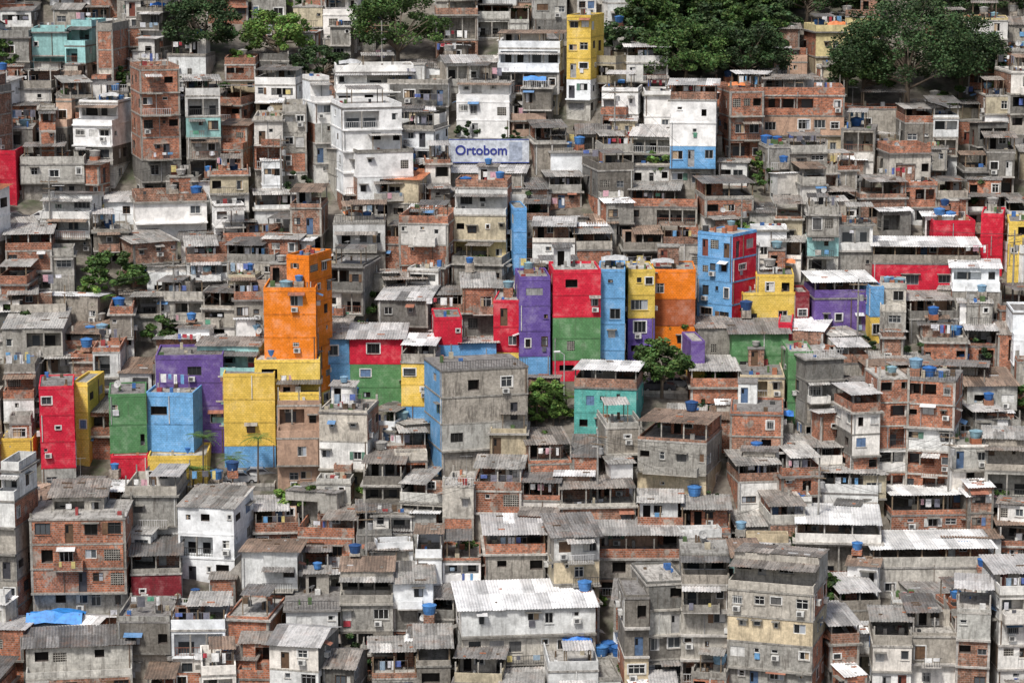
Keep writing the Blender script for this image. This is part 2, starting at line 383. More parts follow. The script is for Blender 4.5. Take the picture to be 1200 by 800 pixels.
def building(pos,yaw,w,d,H,mats,roof,wd,rng,side=None,clutter=1.0,nocover=False,keep=False):
    FOOT.append((pos[0]-math.sin(yaw)*d/2,pos[1]+math.cos(yaw)*d/2,w,d))
    names=('walls','windows','trim','roof'); bd={k:MB() for k in names}
    painted=mats[0] in PAINT
    cover=2.25 if roof in 'CK' and H>4.2 else 0.0
    if roof in 'CK' and not cover: roof='M' if roof=='C' else 'W'
    Hw=H-cover
    n=max(1,round(Hw/2.75)); h=Hw/n; m=len(mats)
    cc=rng.choice(CONC); oh=0.0 if (painted or rng.random()<.4) else rng.uniform(.2,.9)
    setb=(not painted) and n>=3 and rng.random()<.3 and wd>.5
    cache={}
    fx0,fx1=-w/2,w/2
    for i in range(n):
        key=mats[int((n-1-i)*m/n)]
        if key not in cache: cache[key]=wallspec(key,rng)
        mt,cl=cache[key]
        if key not in PAINT and key!='W' and not keep and rng.random()<.18: mt,cl=wallspec(rng.choice('gGbBlww'),rng)
        y0=0.0 if i==0 else -oh; y1=d
        if setb and i==n-1: y0=rng.uniform(1.4,2.2)
        z=i*h; br=key in 'Bb'; pk=key in PAINT
        smt,scl=(cache.setdefault('s'+(side or key),wallspec(side or key,rng)))
        if not side and mats[0] not in PAINT and key!='W' and rng.random()<.3 and not br: smt,scl=cache.setdefault('sb',wallspec(rng.choice('gGbB'),rng))
        ww=wd
        D=y1-y0
        facade(bd,(fx0,y0),(1,0),(0,-1),w,z,z+h,openings(w,z,h,ww,rng,True,pk,br),mt,cl,rng)
        facade(bd,(fx1,y0),(0,1),(1,0),D,z,z+h,openings(D,z,h,ww*.55,rng,False,pk,br),smt,scl,rng)
        facade(bd,(fx0,y1),(0,-1),(-1,0),D,z,z+h,openings(D,z,h,ww*.55,rng,False,pk,br),smt,scl,rng)
        facade(bd,(fx1,y1),(-1,0),(0,1),w,z,z+h,openings(w,z,h,ww*.3,rng,False,pk,br) if rng.random()<.4 else [],mt,cl,rng)
        T=bd['trim']
        if br or (key in 'gG' and rng.random()<.3):
            xa=fx0-.024; T.box(xa,xa+.244,y0-.024,y0+.2,z+.07,z+h-.12,PL,cc); xa=fx1-.22; T.box(xa,xa+.244,y0-.024,y0+.2,z+.07,z+h-.12,PL,cc)
            T.box(fx1-.2,fx1+.022,y1-.25,y1+.022,z+.07,z+h-.12,PL,cc); T.box(fx0-.022,fx0+.2,y1-.25,y1+.022,z+.07,z+h-.12,PL,cc)
        if i>0:
            p=rng.choice([.03,.04,.08,.25,.5]) if not pk else .03
            sc=(cc if key!='W' else cl) if not pk else (cl[0]*.8,cl[1]*.8,cl[2]*.8,.5)
            ps=min(p,.06); ys=min(y0,-oh)
            T.box(fx0-ps,fx1+ps,ys-p,y1+ps,z-.13,z+.06,PL,sc)
            if setb and i==n-1:
                parapet(bd['walls'],fx0,fx1,-oh,y0+.1,z+.06,rng.uniform(.6,1.0),mt,cl)
                if rng.random()<.6: corr(bd['roof'],fx0-.1,fx1+.1,-oh+rng.uniform(.0,.6),z+2.15,y0,z+2.35,rng.choice(SHC),rng,1)
            if not pk and w>3 and wd>.5 and rng.random()<.28 and not (setb and i==n-1):
                ba=rng.uniform(fx0,fx0+w*.4); bb=min(fx1,ba+rng.uniform(1.8,w*.8)); pr=rng.uniform(.8,1.3); yf=ys-p-pr
                T.box(ba,bb,yf,ys-p-.003,z-.10,z+.03,PL,cc)
                if rng.random()<.5:
                    bm,bc=(mt,cl) if rng.random()<.6 else wallspec(rng.choice('gbBlw'),rng)
                    hh=rng.uniform(.8,1.0); bd['walls'].box(ba,bb,yf,yf+.1,z+.03,z+hh,bm,bc); bd['walls'].box(ba,ba+.1,yf+.1,ys-p,z+.03,z+hh-.004,bm,bc); bd['walls'].box(bb-.1,bb,yf+.1,ys-p,z+.03,z+hh-.004,bm,bc)
                else:
                    rcx=rng.choice([(.6,.6,.6),(.06,.06,.06),(.25,.1,.06)])
                    T.box(ba,bb,yf,yf+.05,z+.9,z+.95,PT,rcx)
                    x=ba
                    while x<bb: T.box(x,x+.04,yf+.01,yf+.04,z+.03,z+.9,PT,rcx); x+=.25
                if rng.random()<.3:
                    x=ba+rng.uniform(.1,1)
                    while x<bb-.5:
                        ww_=rng.uniform(.25,.8); hh=rng.uniform(.3,.8); c_=rng.choice(CLOTH); T.poly([(x,yf-.03,z+1-hh),(x+ww_,yf-.03,z+1-hh),(x+ww_,yf-.05,z+1),(x,yf-.04,z+1)],PT,c_); x+=ww_+rng.uniform(.1,1.5)
                if rng.random()<.4: corr(bd['roof'],ba-.1,bb+.1,yf-.1,z+2.1,ys-p,z+2.35,rng.choice(SHC),rng,1)
    k0=mats[-1]; mt,cl=cache.get(k0) or wallspec(k0,rng)
    f=bd['walls']
    f.poly([(fx0,0,-5),(fx1,0,-5),(fx1,0,0),(fx0,0,0)],mt,cl); f.poly([(fx1,0,-5),(fx1,d,-5),(fx1,d,0),(fx1,0,0)],mt,cl)
    f.poly([(fx0,d,-5),(fx0,0,-5),(fx0,0,0),(fx0,d,0)],mt,cl); f.poly([(fx1,d,-5),(fx0,d,-5),(fx0,d,0),(fx1,d,0)],mt,cl)
    tk=mats[0]; mt,cl=cache.get(tk) or wallspec(tk,rng)
    yt=(y0 if setb else (-oh if n>1 else 0.0)); rf=bd['roof']; z=n*h
    slab=rng.choice([(.30,.29,.265,1),(.22,.21,.20,1),(.38,.365,.34,1),(.44,.42,.385,1)])
    cr=math.cos(yaw); sr=math.sin(yaw)
    def W(x,y,zz): return (pos[0]+x*cr-y*sr,pos[1]+x*sr+y*cr,pos[2]+zz)
    def tank(x,y,zz,stand=True):
        if stand:
            hs=rng.uniform(.25,1.1); bd['trim'].box(x-.55,x+.55,y-.55,y+.55,zz,zz+hs,rng.choice([PL,BR]),wallspec(rng.choice('gBb'),rng)[1]); zz+=hs
        t=rng.choices(TANKS,[4,4.5,1.5,2,3.5,2])[0]; addobj('water_tank',t,W(x,y,zz+.004),rng.random()*6,rng.choice([.62,.75,.85,.95,1.0]))
    def small(x,y,zz):
        r=rng.random()
        if r<.12: addobj('satellite_dish',DISH,W(x,y,zz),yaw+rng.uniform(-.6,.6),rng.uniform(.7,1.15))
        elif r<.35: addobj('tv_antenna',ANT,W(x,y,zz),rng.random()*3,rng.uniform(.7,1.1))
        elif r<.7: addobj('laundry_line',rng.choice(LAUN),W(x,y,zz),yaw+rng.uniform(-.3,.3),1)
        elif r<.76: addobj('tarpaulin_shelter',rng.choice(TARP),W(x,y,zz),yaw,rng.uniform(.6,.9))
    Dp=d-yt
    def junk(zz,k):
        for _ in range(k):
            x=rng.uniform(fx0+.3,fx1-.7); y=rng.uniform(yt+.25,d-.8); a=rng.uniform(.15,.6); b=rng.uniform(.15,.6); hh=rng.uniform(.15,.8)
            c=rng.choice([(.3,.29,.27),(.4,.16,.09),(.12,.08,.05),(.6,.6,.58),(.05,.05,.05),(.05,.15,.4),(.3,.05,.05),(.08,.14,.05),(.45,.4,.3)])
            bd['trim'].box(x,x+a,y,y+b,zz,zz+hh,PT,c)
    if roof=='F':
        p=rng.choice([.04,.08,.3]) if not painted else .03
        rf.box(fx0-p,fx1+p,yt-p,d+p,z-.1,z+.1,PL,slab if not painted else (*cl[:3],.6))
        z+=.1
        ph=rng.choice([.25,.5,.9]) if rng.random()<.8 else 0
        if painted: ph=rng.choice([.15,.3])
        if ph:
            pm,pc=(mt,cl) if rng.random()<.5 or painted else wallspec(rng.choice('Bgbl'),rng)
            parapet(bd['walls'],fx0,fx1,yt,d,z,ph,pm,pc)
        elif rng.random()<.6:
            rcx=rng.choice([(.6,.6,.6),(.06,.06,.06)]); bd['trim'].box(fx0,fx1,yt,yt+.05,z+.85,z+.9,PT,rcx); x=fx0
            while x<fx1: bd['trim'].box(x,x+.04,yt+.01,yt+.04,z,z+.85,PT,rcx); x+=.3
        rf.poly([(fx0+.02,yt+.02,z+.006),(fx1-.02,yt+.02,z+.006),(fx1-.02,d-.02,z+.006),(fx0+.02,d-.02,z+.006)],PL,slab)
        if rng.random()<.4 and not painted:
            for (x,y) in ((fx0+.15,yt+.15),(fx1-.15,yt+.15),(fx0+.15,d-.2),(fx1-.15,d-.2)):
                hh=rng.uniform(.5,1.3); bd['trim'].box(x-.11,x+.11,y-.11,y+.11,z+.01,z+hh,PL,cc)
                for q in (-.06,.06): bd['trim'].box(x+q-.012,x+q+.012,y-.012,y+.012,z+hh,z+hh+.6,PT,(.10,.05,.03))
        if w>4.5 and Dp>4.5 and rng.random()<.5*clutter and not nocover:
            bw=rng.uniform(1.8,min(3.5,w*.5)); bx=rng.uniform(fx0+.2,fx1-bw-.2); by=d-rng.uniform(2.2,3.0); bm,bc=wallspec(rng.choice('Bgblw'),rng)
            hh=rng.uniform(1.9,2.4)
            facade(bd,(bx,by),(1,0),(0,-1),bw,z+.01,z+hh,[dict(a=.3,b=1.1,s=z+.08,t=z+1.85,k=rng.choice(['door','hole']))],bm,bc,rng)
            for (O,U,Nn,L) in (((bx+bw,by),(0,1),(1,0),d-.2-by),((bx,d-.2),(0,-1),(-1,0),d-.2-by),((bx+bw,d-.2),(-1,0),(0,1),bw)):
                facade(bd,O,U,Nn,L,z+.01,z+hh,[],bm,bc,rng)
            if rng.random()<.5: rf.box(bx-.1,bx+bw+.1,by-.1,d-.1,z+hh,z+hh+.14,PL,slab); 
            else: corr(rf,bx-.3,bx+bw+.3,by-.4,z+hh+.02,d,z+hh+.25,rng.choice(SHC),rng,1)
            if rng.random()<.35: tank(bx+bw/2,by+1.0,z+hh+.3,False)
        elif w>3.2 and Dp>3.6 and rng.random()<.65 and not painted and not nocover:
            a0=rng.uniform(fx0,fx0+w*.4); b0=min(fx1,a0+rng.uniform(2.2,max(2.4,w*.75))); ya=yt+rng.uniform(.1,1.5); yb=min(d,ya+rng.uniform(2.5,4.5)); zz=z+rng.uniform(1.9,2.2)
            for x in(a0+.1,b0-.1):
                for y in (ya+.2,yb-.1): bd['trim'].box(x-.05,x+.05,y-.05,y+.05,z,zz,PT,(.2,.15,.1))
            corr(rf,a0-.2,b0+.2,ya,zz,yb,zz+.25,rng.choice(SHC),rng,1)
        if rng.random()<.3*clutter and w>2.4 and Dp>2.4:
            k=rng.choice([1,2,2,3,4]) if w>5 else rng.choice([1,1,2]); tx=rng.uniform(fx0+.8,max(fx0+.81,fx1-.8-1.45*(k-1))); ty=rng.uniform(yt+1,d-.8)
            for q in range(k):
                if tx+q*1.45<fx1-.6: tank(tx+q*1.45,ty+rng.uniform(-.3,.3),z+.006,rng.random()<.5)
        for q in range(rng.choice([0,1,1,2])):
            if w>3 and Dp>3: small(rng.uniform(fx0+1,fx1-1),rng.uniform(yt+.6,d-.8),z+.006)
        if w>2.5: junk(z+.007,rng.randint(3,11))
    elif roof in 'CK':
        p=rng.choice([.04,.1,.3])
        rf.box(fx0-p,fx1+p,yt-p,d+p,z-.1,z+.1,PL,slab); z+=.1
        pm,pc=(mt,cl) if rng.random()<.5 else wallspec(rng.choice('Bgbl'),rng)
        ph=rng.choice([.3,.5,.9,.95,1.0]); parapet(bd['walls'],fx0,fx1,yt,d,z,ph,pm,pc)
        zf=z+rng.uniform(1.75,2.0); zb=zf+rng.uniform(.1,.45)
        if rng.random()<.3: zf,zb=zb,zf
        npx=max(1,round(w/2.6)); pcx=rng.choice([(.2,.15,.1,.8),cc,cc])
        for q in range(npx+1):
            x=fx0+.1+(w-.2)*q/npx
            bd['trim'].box(x-.07,x+.07,yt+.16,yt+.30,z,zf-.0,PL,pcx); bd['trim'].box(x-.07,x+.07,d-.35,d-.2,z,zb,PL,pcx)
        if w>3.5 and Dp>4.5 and rng.random()<.85:
            bw=rng.uniform(.35,.85)*w; bx=rng.choice([fx0+.2,fx1-.2-bw]); by=d-rng.uniform(.35,.7)*Dp; bm,bc=wallspec(rng.choice('Bgblwk'),rng)
            zt=min(zf,zb)-.03; oo=[dict(a=.35,b=1.15,s=z+.08,t=z+1.6,k=rng.choice(['door','hole']))]
            if bw>2.6: oo.append(dict(a=1.5,b=2.4,s=z+.8,t=z+1.6,k='win'))
            facade(bd,(bx,by),(1,0),(0,-1),bw,z+.01,zt,oo,bm,bc,rng)
            for (O,U,Nn,L) in (((bx+bw,by),(0,1),(1,0),d-.18-by),((bx,d-.18),(0,-1),(-1,0),d-.18-by)):
                facade(bd,O,U,Nn,L,z+.01,zt,[],bm,bc,rng)
        col=rng.choice(SHC) if roof=='C' else (.70,.70,.69,.25)
        o=rng.uniform(.1,.45); x1=fx1+o; x0=fx0-o; ys=yt-o
        if rng.random()<.45 and roof=='C' and w>4:
            if rng.random()<.5: x1=fx0+w*rng.uniform(.5,.8)
            else: x0=fx1-w*rng.uniform(.5,.8)
        if rng.random()<.35 and roof=='C': ys=yt+rng.uniform(.8,1.8)
        corr(rf,x0,x1,ys,zf,d+.2,zb,col,rng,2)
        if rng.random()<.15: tank(rng.uniform(x0+.9,x1-.9),d-.6,max(zf,zb)+.05,False)
        if rng.random()<.35 and w>4: addobj('laundry_line',rng.choice(LAUN),W(rng.uniform(fx0+2,fx1-2),yt+.5,z),yaw,(.9,.9,.9))
        junk(z+.005,rng.randint(0,5))
        for _ in range(rng.randint(0,4)):
            x=rng.uniform(x0+.3,x1-.6); y=rng.uniform(ys+.4,d-.5); zz=zf+(zb-zf)*(y-ys)/(d+.2-ys)+.07; rf.box(x,x+rng.uniform(.2,.9),y,y+.15,zz,zz+.1,PT,rng.choice([(.4,.16,.09),(.12,.08,.05),(.3,.3,.28)]))
    else:
        col={'M':rng.choice(SHC),'G':rng.choice(SHC),'W':(.72,.72,.72,.25),'T':(.48,.18,.09,.8)}[roof]
        if roof=='G':
            zr=z+.12*Dp+.15; ym=(yt+d)/2
            bd['walls'].poly([(fx0,d,z),(fx0,yt,z),(fx0,ym,zr)],mt,cl); bd['walls'].poly([(fx1,yt,z),(fx1,d,z),(fx1,ym,zr)],mt,cl)
            corr(rf,fx0-.3,fx1+.3,yt-.35,z-.0,ym,zr+.03,col,rng,1); corr(rf,fx0-.3,fx1+.3,d+.3,z,ym,zr+.03,col,rng,1)
        else:
            a,b=(.12,.12+.09*Dp) if rng.random()<.75 else (.12+.07*Dp,.12)
            P=bd['walls'].poly
            P([(fx1,yt,z),(fx1,d,z),(fx1,d,z+b),(fx1,yt,z+a)],mt,cl); P([(fx0,d,z),(fx0,yt,z),(fx0,yt,z+a),(fx0,d,z+b)],mt,cl)
            P([(fx0,yt,z),(fx1,yt,z),(fx1,yt,z+a),(fx0,yt,z+a)],mt,cl); P([(fx1,d,z),(fx0,d,z),(fx0,d,z+b),(fx1,d,z+b)],mt,cl)
            o=rng.uniform(.15,.5); sl=(b-a)/Dp
            corr(rf,fx0-o,fx1+o,yt-o,z+a-sl*o+.01,d+.2,z+b+sl*.2+.01,col,rng,2)
            for _ in range(rng.randint(0,6)):
                x=rng.uniform(fx0,fx1-.6); y=rng.uniform(yt+.3,d-.5); zz=z+a+(b-a)*(y-yt)/Dp+.08; rf.box(x,x+rng.uniform(.2,1.2),y,y+.15,zz,zz+.1,PT,rng.choice([(.4,.16,.09),(.12,.08,.05),(.3,.3,.28),(.5,.5,.5)]))
        if rng.random()<.2 and w>2.5 and clutter>0: tank(rng.uniform(fx0+.7,fx1-.7),d-.3,z+.55+.05*Dp)
        if rng.random()<.3 and w>2.5 and clutter>0: small(rng.uniform(fx0+.5,fx1-.5),d-.5,z+.3+.05*Dp)
    nm={'B':'brick_house','b':'brick_house','g':'concrete_house','G':'concrete_house','l':'plaster_house','w':'white_house','W':'white_house','c':'beige_house','k':'pink_house','y':'yellow_house','t':'teal_house','T':'teal_house','O':'orange_house','Y':'yellow_house','R':'red_house','P':'purple_house','N':'blue_house','E':'green_house','M':'maroon_house','o':'orange_house'}[mats[0]]
    e=bpy.data.objects.new(nm,None); COLL.objects.link(e); e.location=pos; e.rotation_euler=(0,0,yaw); e.empty_display_size=.5
    for k in names:
        if bd[k].f: addobj(k,bd[k].mesh(k),parent=e)
def compound(pos,yaw,w,d,H,mats,roof,wd,rng,side,annex=True):
    """a lot: one house, or two/three abutting houses of uneven height, plus lean-to annexes"""
    pk=mats[0] in PAINT
    if pk or side or roof in 'KW' or w<6.5 or rng.random()<.25 or H<4:
        building(pos,yaw,w,d,H,mats,roof,wd,rng,side)
    else:
        k=3 if w>11 else 2; fr=[rng.uniform(.6,1.4) for _ in range(k)]; s=sum(fr); x=-w/2; tall=rng.randrange(k)
        for i,f in enumerate(fr):
            wi=w*f/s; cx=x+wi/2; x+=wi; dy=0 if i==tall else rng.uniform(-1.6,1.6)
            Hi=H if i==tall else max(2.5,H-rng.choice([-.9,.8,1.5,2.6,3.2])+rng.uniform(-.3,.3))
            ms=[(m if m=='W' or rng.random()<.65 else rng.choice('gGlbBwWwc')) for m in mats]
            rfi=roof if (i==tall or rng.random()<.35) else rng.choice('FCCM')
            px=pos[0]+cx*math.cos(yaw)-dy*math.sin(yaw); py=pos[1]+cx*math.sin(yaw)+dy*math.cos(yaw)
            building((px,py,pos[2]),yaw+math.radians(rng.uniform(-7,7)),wi*.99,max(2.5,d+rng.uniform(-1.5,.5)),Hi,ms,rfi,wd,rng,side)
    if annex and not pk and H>5 and wd>.5:
        for q in range(rng.choice([0,1,1,2])):
            aw=rng.uniform(2.2,min(4.5,w*.8)); ad=rng.uniform(1.6,3.0); ax_=rng.uniform(-w/2+aw/2,w/2-aw/2); dy=-ad-.95
            px=pos[0]+ax_*math.cos(yaw)-dy*math.sin(yaw); py=pos[1]+ax_*math.sin(yaw)+dy*math.cos(yaw)
            zz=terrain(px,py); Ha=pos[2]-zz+rng.uniform(1.8,min(4.2,H*.5))
            building((px,py,zz),yaw+math.radians(rng.uniform(-9,9)),aw,ad,Ha,[rng.choice('gGlbBBwwWc')],rng.choice('MMFFW'),wd,rng,None,.5,True)

# ------------------------------------------------------------------ surveyed houses: x0 x1 vtop vbase mats roof yaw win [sX] [dN]
SPEC="""
0 38 14 50 w,l M 5 1
35 80 38 92 t,t F 8 1
78 116 33 95 t,w F -6 1
0 36 44 100 g,l F 4 1
62 98 12 36 l G 0 1
97 141 8 45 w,l C 3 1
115 142 36 125 B,B,g F -10 .6
140 166 0 60 w,l F 6 1
162 206 14 75 G,g F -8 1
238 290 0 28 B M 3 .7
290 335 -8 25 g C 5 1
196 248 66 98 l F -5 .8
262 300 76 112 B,c F 4 1
300 354 80 140 W,c,g C -6 1
345 384 8 55 c,g F 0 1
379 424 -5 62 W,W F -8 1
412 440 20 60 g F 5 .8
508 560 18 75 g,w,l F 6 1
556 622 4 45 l,g C -4 1
583 662 38 135 W,G,c,g C -7 1.1
622 664 -5 50 w,l F 3 1
664 709 20 140 Y,Y,W,l F -14 1.3
705 740 4 60 w,g F 4 1
733 782 54 118 w,G C 6 .9
907 952 54 95 k,c C -5 1
948 992 38 95 y,c F 6 1
990 1040 20 70 y,c F -4 .8
1128 1188 24 88 y,y,c F -6 .8
1092 1130 30 90 c,l F 4 .7
1184 1215 60 110 l,g F 0 .8
147 212 82 238 B,B,B,B,G,g F 16 1 nos
10 64 84 152 l,w,w C -5 1
0 40 150 205 g,g F 5 1
38 67 130 222 B,B,w F 8 .9
64 92 120 205 k,G,g F -5 .9
88 148 122 218 W,G,w F -10 1.1
118 150 108 150 l F 5 .8
210 260 92 234 w,t,G,G,g C 8 1
254 296 104 160 B,k C -6 .8
288 360 132 225 l,c,g F 10 1.1
255 296 150 225 B,g M -8 .8
352 392 96 215 W,l,w F 14 .9
388 486 86 150 W,W F 4 .9 nos
384 470 126 250 W,W,W,l F 10 .9 nos
455 531 98 150 w,w F -8 1
466 524 132 215 W,W,l C -14 1
400 484 178 262 W,w,g F 12 .6 nos
535 606 98 162 W,W F -5 1.2 nos
588 640 122 160 k,w C 6 .9
494 528 192 240 w,l F 8 .8
620 664 148 205 g,l C 6 .8
528 618 204 228 g M 0 .4 nos ntk
640 700 178 206 W F 4 .3
705 757 108 158 W,w F -3 1
755 787 112 160 W F 4 .4
785 845 96 222 W,W,N,g,g C -8 1.1 nos
842 894 108 192 B,B,B F 6 1.2 nos
893 992 92 182 B,k,c C -5 1.2
885 1002 172 222 g,B,G F 5 1
985 1036 152 205 g,B F -6 1
985 1062 128 158 l,g F 4 .8
1034 1090 180 240 l,G F 8 .9
1058 1128 118 205 G,g,c C -5 1
1118 1182 112 175 B,W,g F 6 1
1176 1215 86 180 w,l,w F 5 1
1128 1190 158 235 G,b,l C -6 1
0 20 180 240 R F 0 .2
20 100 192 236 l,g F 4 .8
148 242 236 284 W,W F 10 .35 nos
196 236 212 250 g F -4 .6
238 292 205 268 c,w,g F 6 .8
314 388 222 305 l,w,g C -8 1
254 332 262 305 B,g C 6 .9
388 452 262 325 w,g F 5 .9
453 532 212 265 B,g T -6 .9
468 536 262 335 B,B,B F -8 1
532 600 222 310 w,c,y,y F -8 1.3 nos
598 614 246 322 N,N F 4 .6
612 722 238 285 g,B C 4 .9
621 682 205 245 b,l C -5 .9
618 718 272 330 B,w C 5 .9
684 742 200 262 G,w,g F 8 .9
738 824 222 265 g,w C -5 .8
722 822 266 322 G,g,b C 4 .9
818 882 212 275 B,w C 6 .9
878 945 236 290 l,l C -8 .9
928 1004 196 262 w,g,b C 5 .9
945 1024 252 325 g,t,l F -4 .9
1000 1062 212 262 b,g C 4 .9
1050 1134 212 268 B,w,g C 5 .9
1130 1205 236 275 w,l C 4 .9
1022 1152 288 342 R,R K -4 .7
1148 1188 254 322 R,R F -12 .6
1180 1215 262 335 Y,Y F -8 .8
0 62 272 340 B,w,g C 5 .9
48 112 235 300 w,w,g M -6 .8
98 152 272 315 g,g F 8 .8
164 270 286 350 B,B C 6 1.1
266 332 286 350 l,G,l C -8 .9
0 34 312 378 B,B C 4 .6
0 78 345 402 l,g C 6 .9
36 124 352 385 g W -4 .4
84 158 368 420 w,w F 6 .9
150 190 350 400 g,l C 5 .8
182 282 340 402 l,W,g C -5 .9
268 316 330 410 g,l C 8 .8
384 442 312 395 G,g,G F -14 1
440 502 325 372 l,b C 5 .9
444 512 352 410 G,l M -5 .9
500 582 345 395 w,G C 6 .8
888 950 283 330 w,G C -6 .9
1115 1178 318 385 W,g,l W -6 1
1030 1070 340 410 l,g,g F -5 .9
1060 1122 352 402 G,g C 4 .8
1168 1215 342 400 B,l C 5 .8
1078 1205 384 430 B,b C -4 .7
0 76 385 445 l,c M 4 .9
72 152 388 440 w,w C -5 .6
0 42 440 520 g,w,B F 5 .9
40 118 420 470 l,w C 6 .8
110 182 412 470 w,g F -4 .7
338 388 303 515 O,O,O,O,O,Y,Y F -22 1.2
311 373 341 528 O,O,Y,Y,Y F 2 .25
296 377 424 537 Y,Y,Y F 3 .2
260 324 440 548 Y,Y,N F 5 .2
322 376 462 548 Y,Y F 3 .2
180 264 420 530 P,P,P F 6 .15
120 174 464 562 E,E,R F 8 .6
172 236 464 560 N,N,Y F -4 .2
38 90 455 578 R,R,R,l F 6 .8
86 114 452 545 Y,Y F -8 1
0 40 516 552 Y F 2 .3
170 244 538 580 Y F 4 .15
128 174 536 572 R F 4 .15
374 414 398 480 N,N M 8 .7
410 474 398 480 R,E,E M -4 .4
470 518 402 500 Y,Y,N K -6 1
504 542 374 460 R,N,Y F 5 .4
538 582 408 455 N M 4 .2
578 614 354 440 R,R,Y F -4 .6
603 645 328 446 P,P,P,N F 5 .8
643 704 320 446 R,E,E,R F 3 .7
701 735 318 440 N,N,N F -3 1
732 767 318 425 Y,P,P F 3 1
764 816 318 412 O,o,O,O F -3 .45
817 888 275 382 N,N,N F -36 1.3 sR d5.6
862 934 345 384 Y F 4 .8
885 934 324 380 Y,Y F -5 1
930 948 346 384 M F 0 .2
948 1024 328 388 P,P K 5 .8
1013 1034 338 402 N,Y F 6 .2
912 936 380 424 R F -5 .0
922 952 416 498 E,E F 0 .05
855 924 392 440 E M 4 .2
804 824 402 460 P,Y F 4 .2
812 862 386 424 g,w C 4 .8
672 758 432 512 T,T,T K -8 1.2
494 620 432 556 g,l,g F 12 .42 sN d8 nos
1092 1142 262 300 R F 2 .3
322 377 456 575 k,k,k C 4 .6 nos
374 442 484 582 l,w,c F -8 1
436 500 505 560 g,B C 5 .8
424 545 546 622 l,w,c C -5 1
534 618 508 560 c,l F 6 .45
518 566 570 642 l,B F -5 .9
617 702 520 580 B,b C 5 .8
700 752 500 560 g,l F 6 .7
808 926 432 492 B,b C -6 .6
746 852 494 588 g,c,g C -14 1.2 nos
924 988 420 520 G,g F 8 .6
854 926 486 560 B,G,g F -6 .9
984 1064 444 580 B,B,b F 10 1.1
1058 1136 446 582 B,w,B,B F -12 1.1
1128 1190 452 505 l,g M 4 .8
1186 1215 370 455 W,l F 0 1
1132 1196 480 540 G,b,g C 5 .9
1108 1156 524 598 w,B F 6 .9
1152 1215 520 615 g,l,w M -5 1
850 960 540 600 B,b,g C 4 .9
960 1040 555 610 w,c C -5 .9
1036 1138 580 625 l,g K 4 .8
0 36 556 740 w,l,g,l F -10 .9
34 152 606 720 B,B,g F 8 1.1 nos
148 212 556 650 g,w,g C -5 .9
208 292 596 682 W,W M -10 1.1 nos
290 352 600 650 B,g C 5 .8
348 424 606 660 B,B C -4 .7
412 492 602 662 G,w C 6 .9
486 568 628 710 W,l,M C -5 1
564 640 624 712 B,l,W C 5 1
636 702 628 735 g,c,c,c M 6 1.2
554 664 562 625 B,l C -5 .9
650 746 570 625 b,w C 5 .8
698 802 630 700 g,k,l C -5 .8
740 856 592 650 B,g C 4 .9
856 945 590 650 g,b,l C 5 .9
930 1040 612 680 w,w K -4 .9
1016 1168 640 705 l,g K 3 .8
1102 1215 616 665 B,b C -4 .8
146 214 648 712 M,B C 4 .8
284 354 652 725 w,w,l M -6 .9
344 484 650 700 l,b C 4 .7
394 510 684 765 l,G,k M 3 .9
332 398 712 775 c,G F 5 .7
136 326 712 800 B,g C -4 .7
528 700 712 800 w,l,g W 4 1
480 545 700 760 G,g C -5 .8
712 806 685 830 G,g,G,g F 8 1
796 856 655 830 g,l,g F -6 1
852 976 660 840 l,c,g,g M -14 1 nos
972 1032 690 760 g,G C 5 .8
958 1004 726 812 B,g C 6 .9
1018 1168 690 840 l,w,w,l C -6 1.1
1160 1215 672 840 w,w,G C 5 1
18 158 765 850 b,g M 4 .9
276 434 762 860 G,l G -4 .9
430 530 752 840 g,b C 5 .9
530 640 775 860 c,g C -4 .9
640 730 785 860 w,k F 4 .9
160 280 790 870 w,B F 4 .9
730 860 800 880 B,G F -4 .9
"""
RECTS=[]
def zone(u0,u1,vt,vb): 
    p=site((u0+u1)/2,vb); RECTS.append((u0,u1,vt,vb,p.y))
EXP=[]
for ln in SPEC.strip().splitlines():
    t=ln.split(); u0,u1,vt,vb=map(float,t[:4]); mats=t[4].split(','); roof=t[5]; yaw=math.radians(float(t[6])); wd=float(t[7])
    side=None; dd=None; nos=False; ntk=False
    for e in t[8:]:
        if e=='nos': nos=True
        elif e=='ntk': ntk=True
        elif e[0]=='s': side=e[1]
        elif e[0]=='d': dd=float(e[1:])
    uc=(u0+u1)/2; p=site(uc,vb); H=height_to(p,vt); Wm=(u1-u0)/F*p.y/cT*.985
    rng=random.Random(int(u0*7+vt*13+vb*3+5))
    yaw+=math.radians(rng.uniform(-3,3))*(1 if mats[0] in PAINT else 1.8)
    if dd is None:
        dd=rng.uniform(6.5,9.0)
        if H<4: dd=min(dd,5.5)
        if mats[0] in PAINT: dd=min(dd,7)
        if vb>640: dd=min(dd,7.5)
    sn=abs(math.sin(yaw)); 
    if Wm-dd*sn<Wm*.55: dd=max(2.5,Wm*.45/max(sn,.01)) if sn>.01 else dd
    w=max(1.6,(Wm-dd*sn)/math.cos(yaw))
    xs=[x*math.cos(yaw)-y*math.sin(yaw) for x in(-w/2,w/2) for y in(0,dd)]
    cx=p.x-(min(xs)+max(xs))/2
    EXP.append((((cx,p.y,p.z),yaw,w,dd,H,mats,roof,wd,rng,side),nos,ntk)); RECTS.append((u0,u1,vt,vb,p.y))
for z in ((190,286,0,72),(286,366,10,72),(408,518,0,82),(342,416,58,98),(732,905,-20,106),(985,1160,-20,128),(0,96,236,270),(105,170,302,348),
          (740,808,400,462),(614,668,440,500),(262,322,520,578),(195,255,515,585),(522,626,160,200),(860,985,-20,36),(1150,1200,-20,30)): zone(*z)
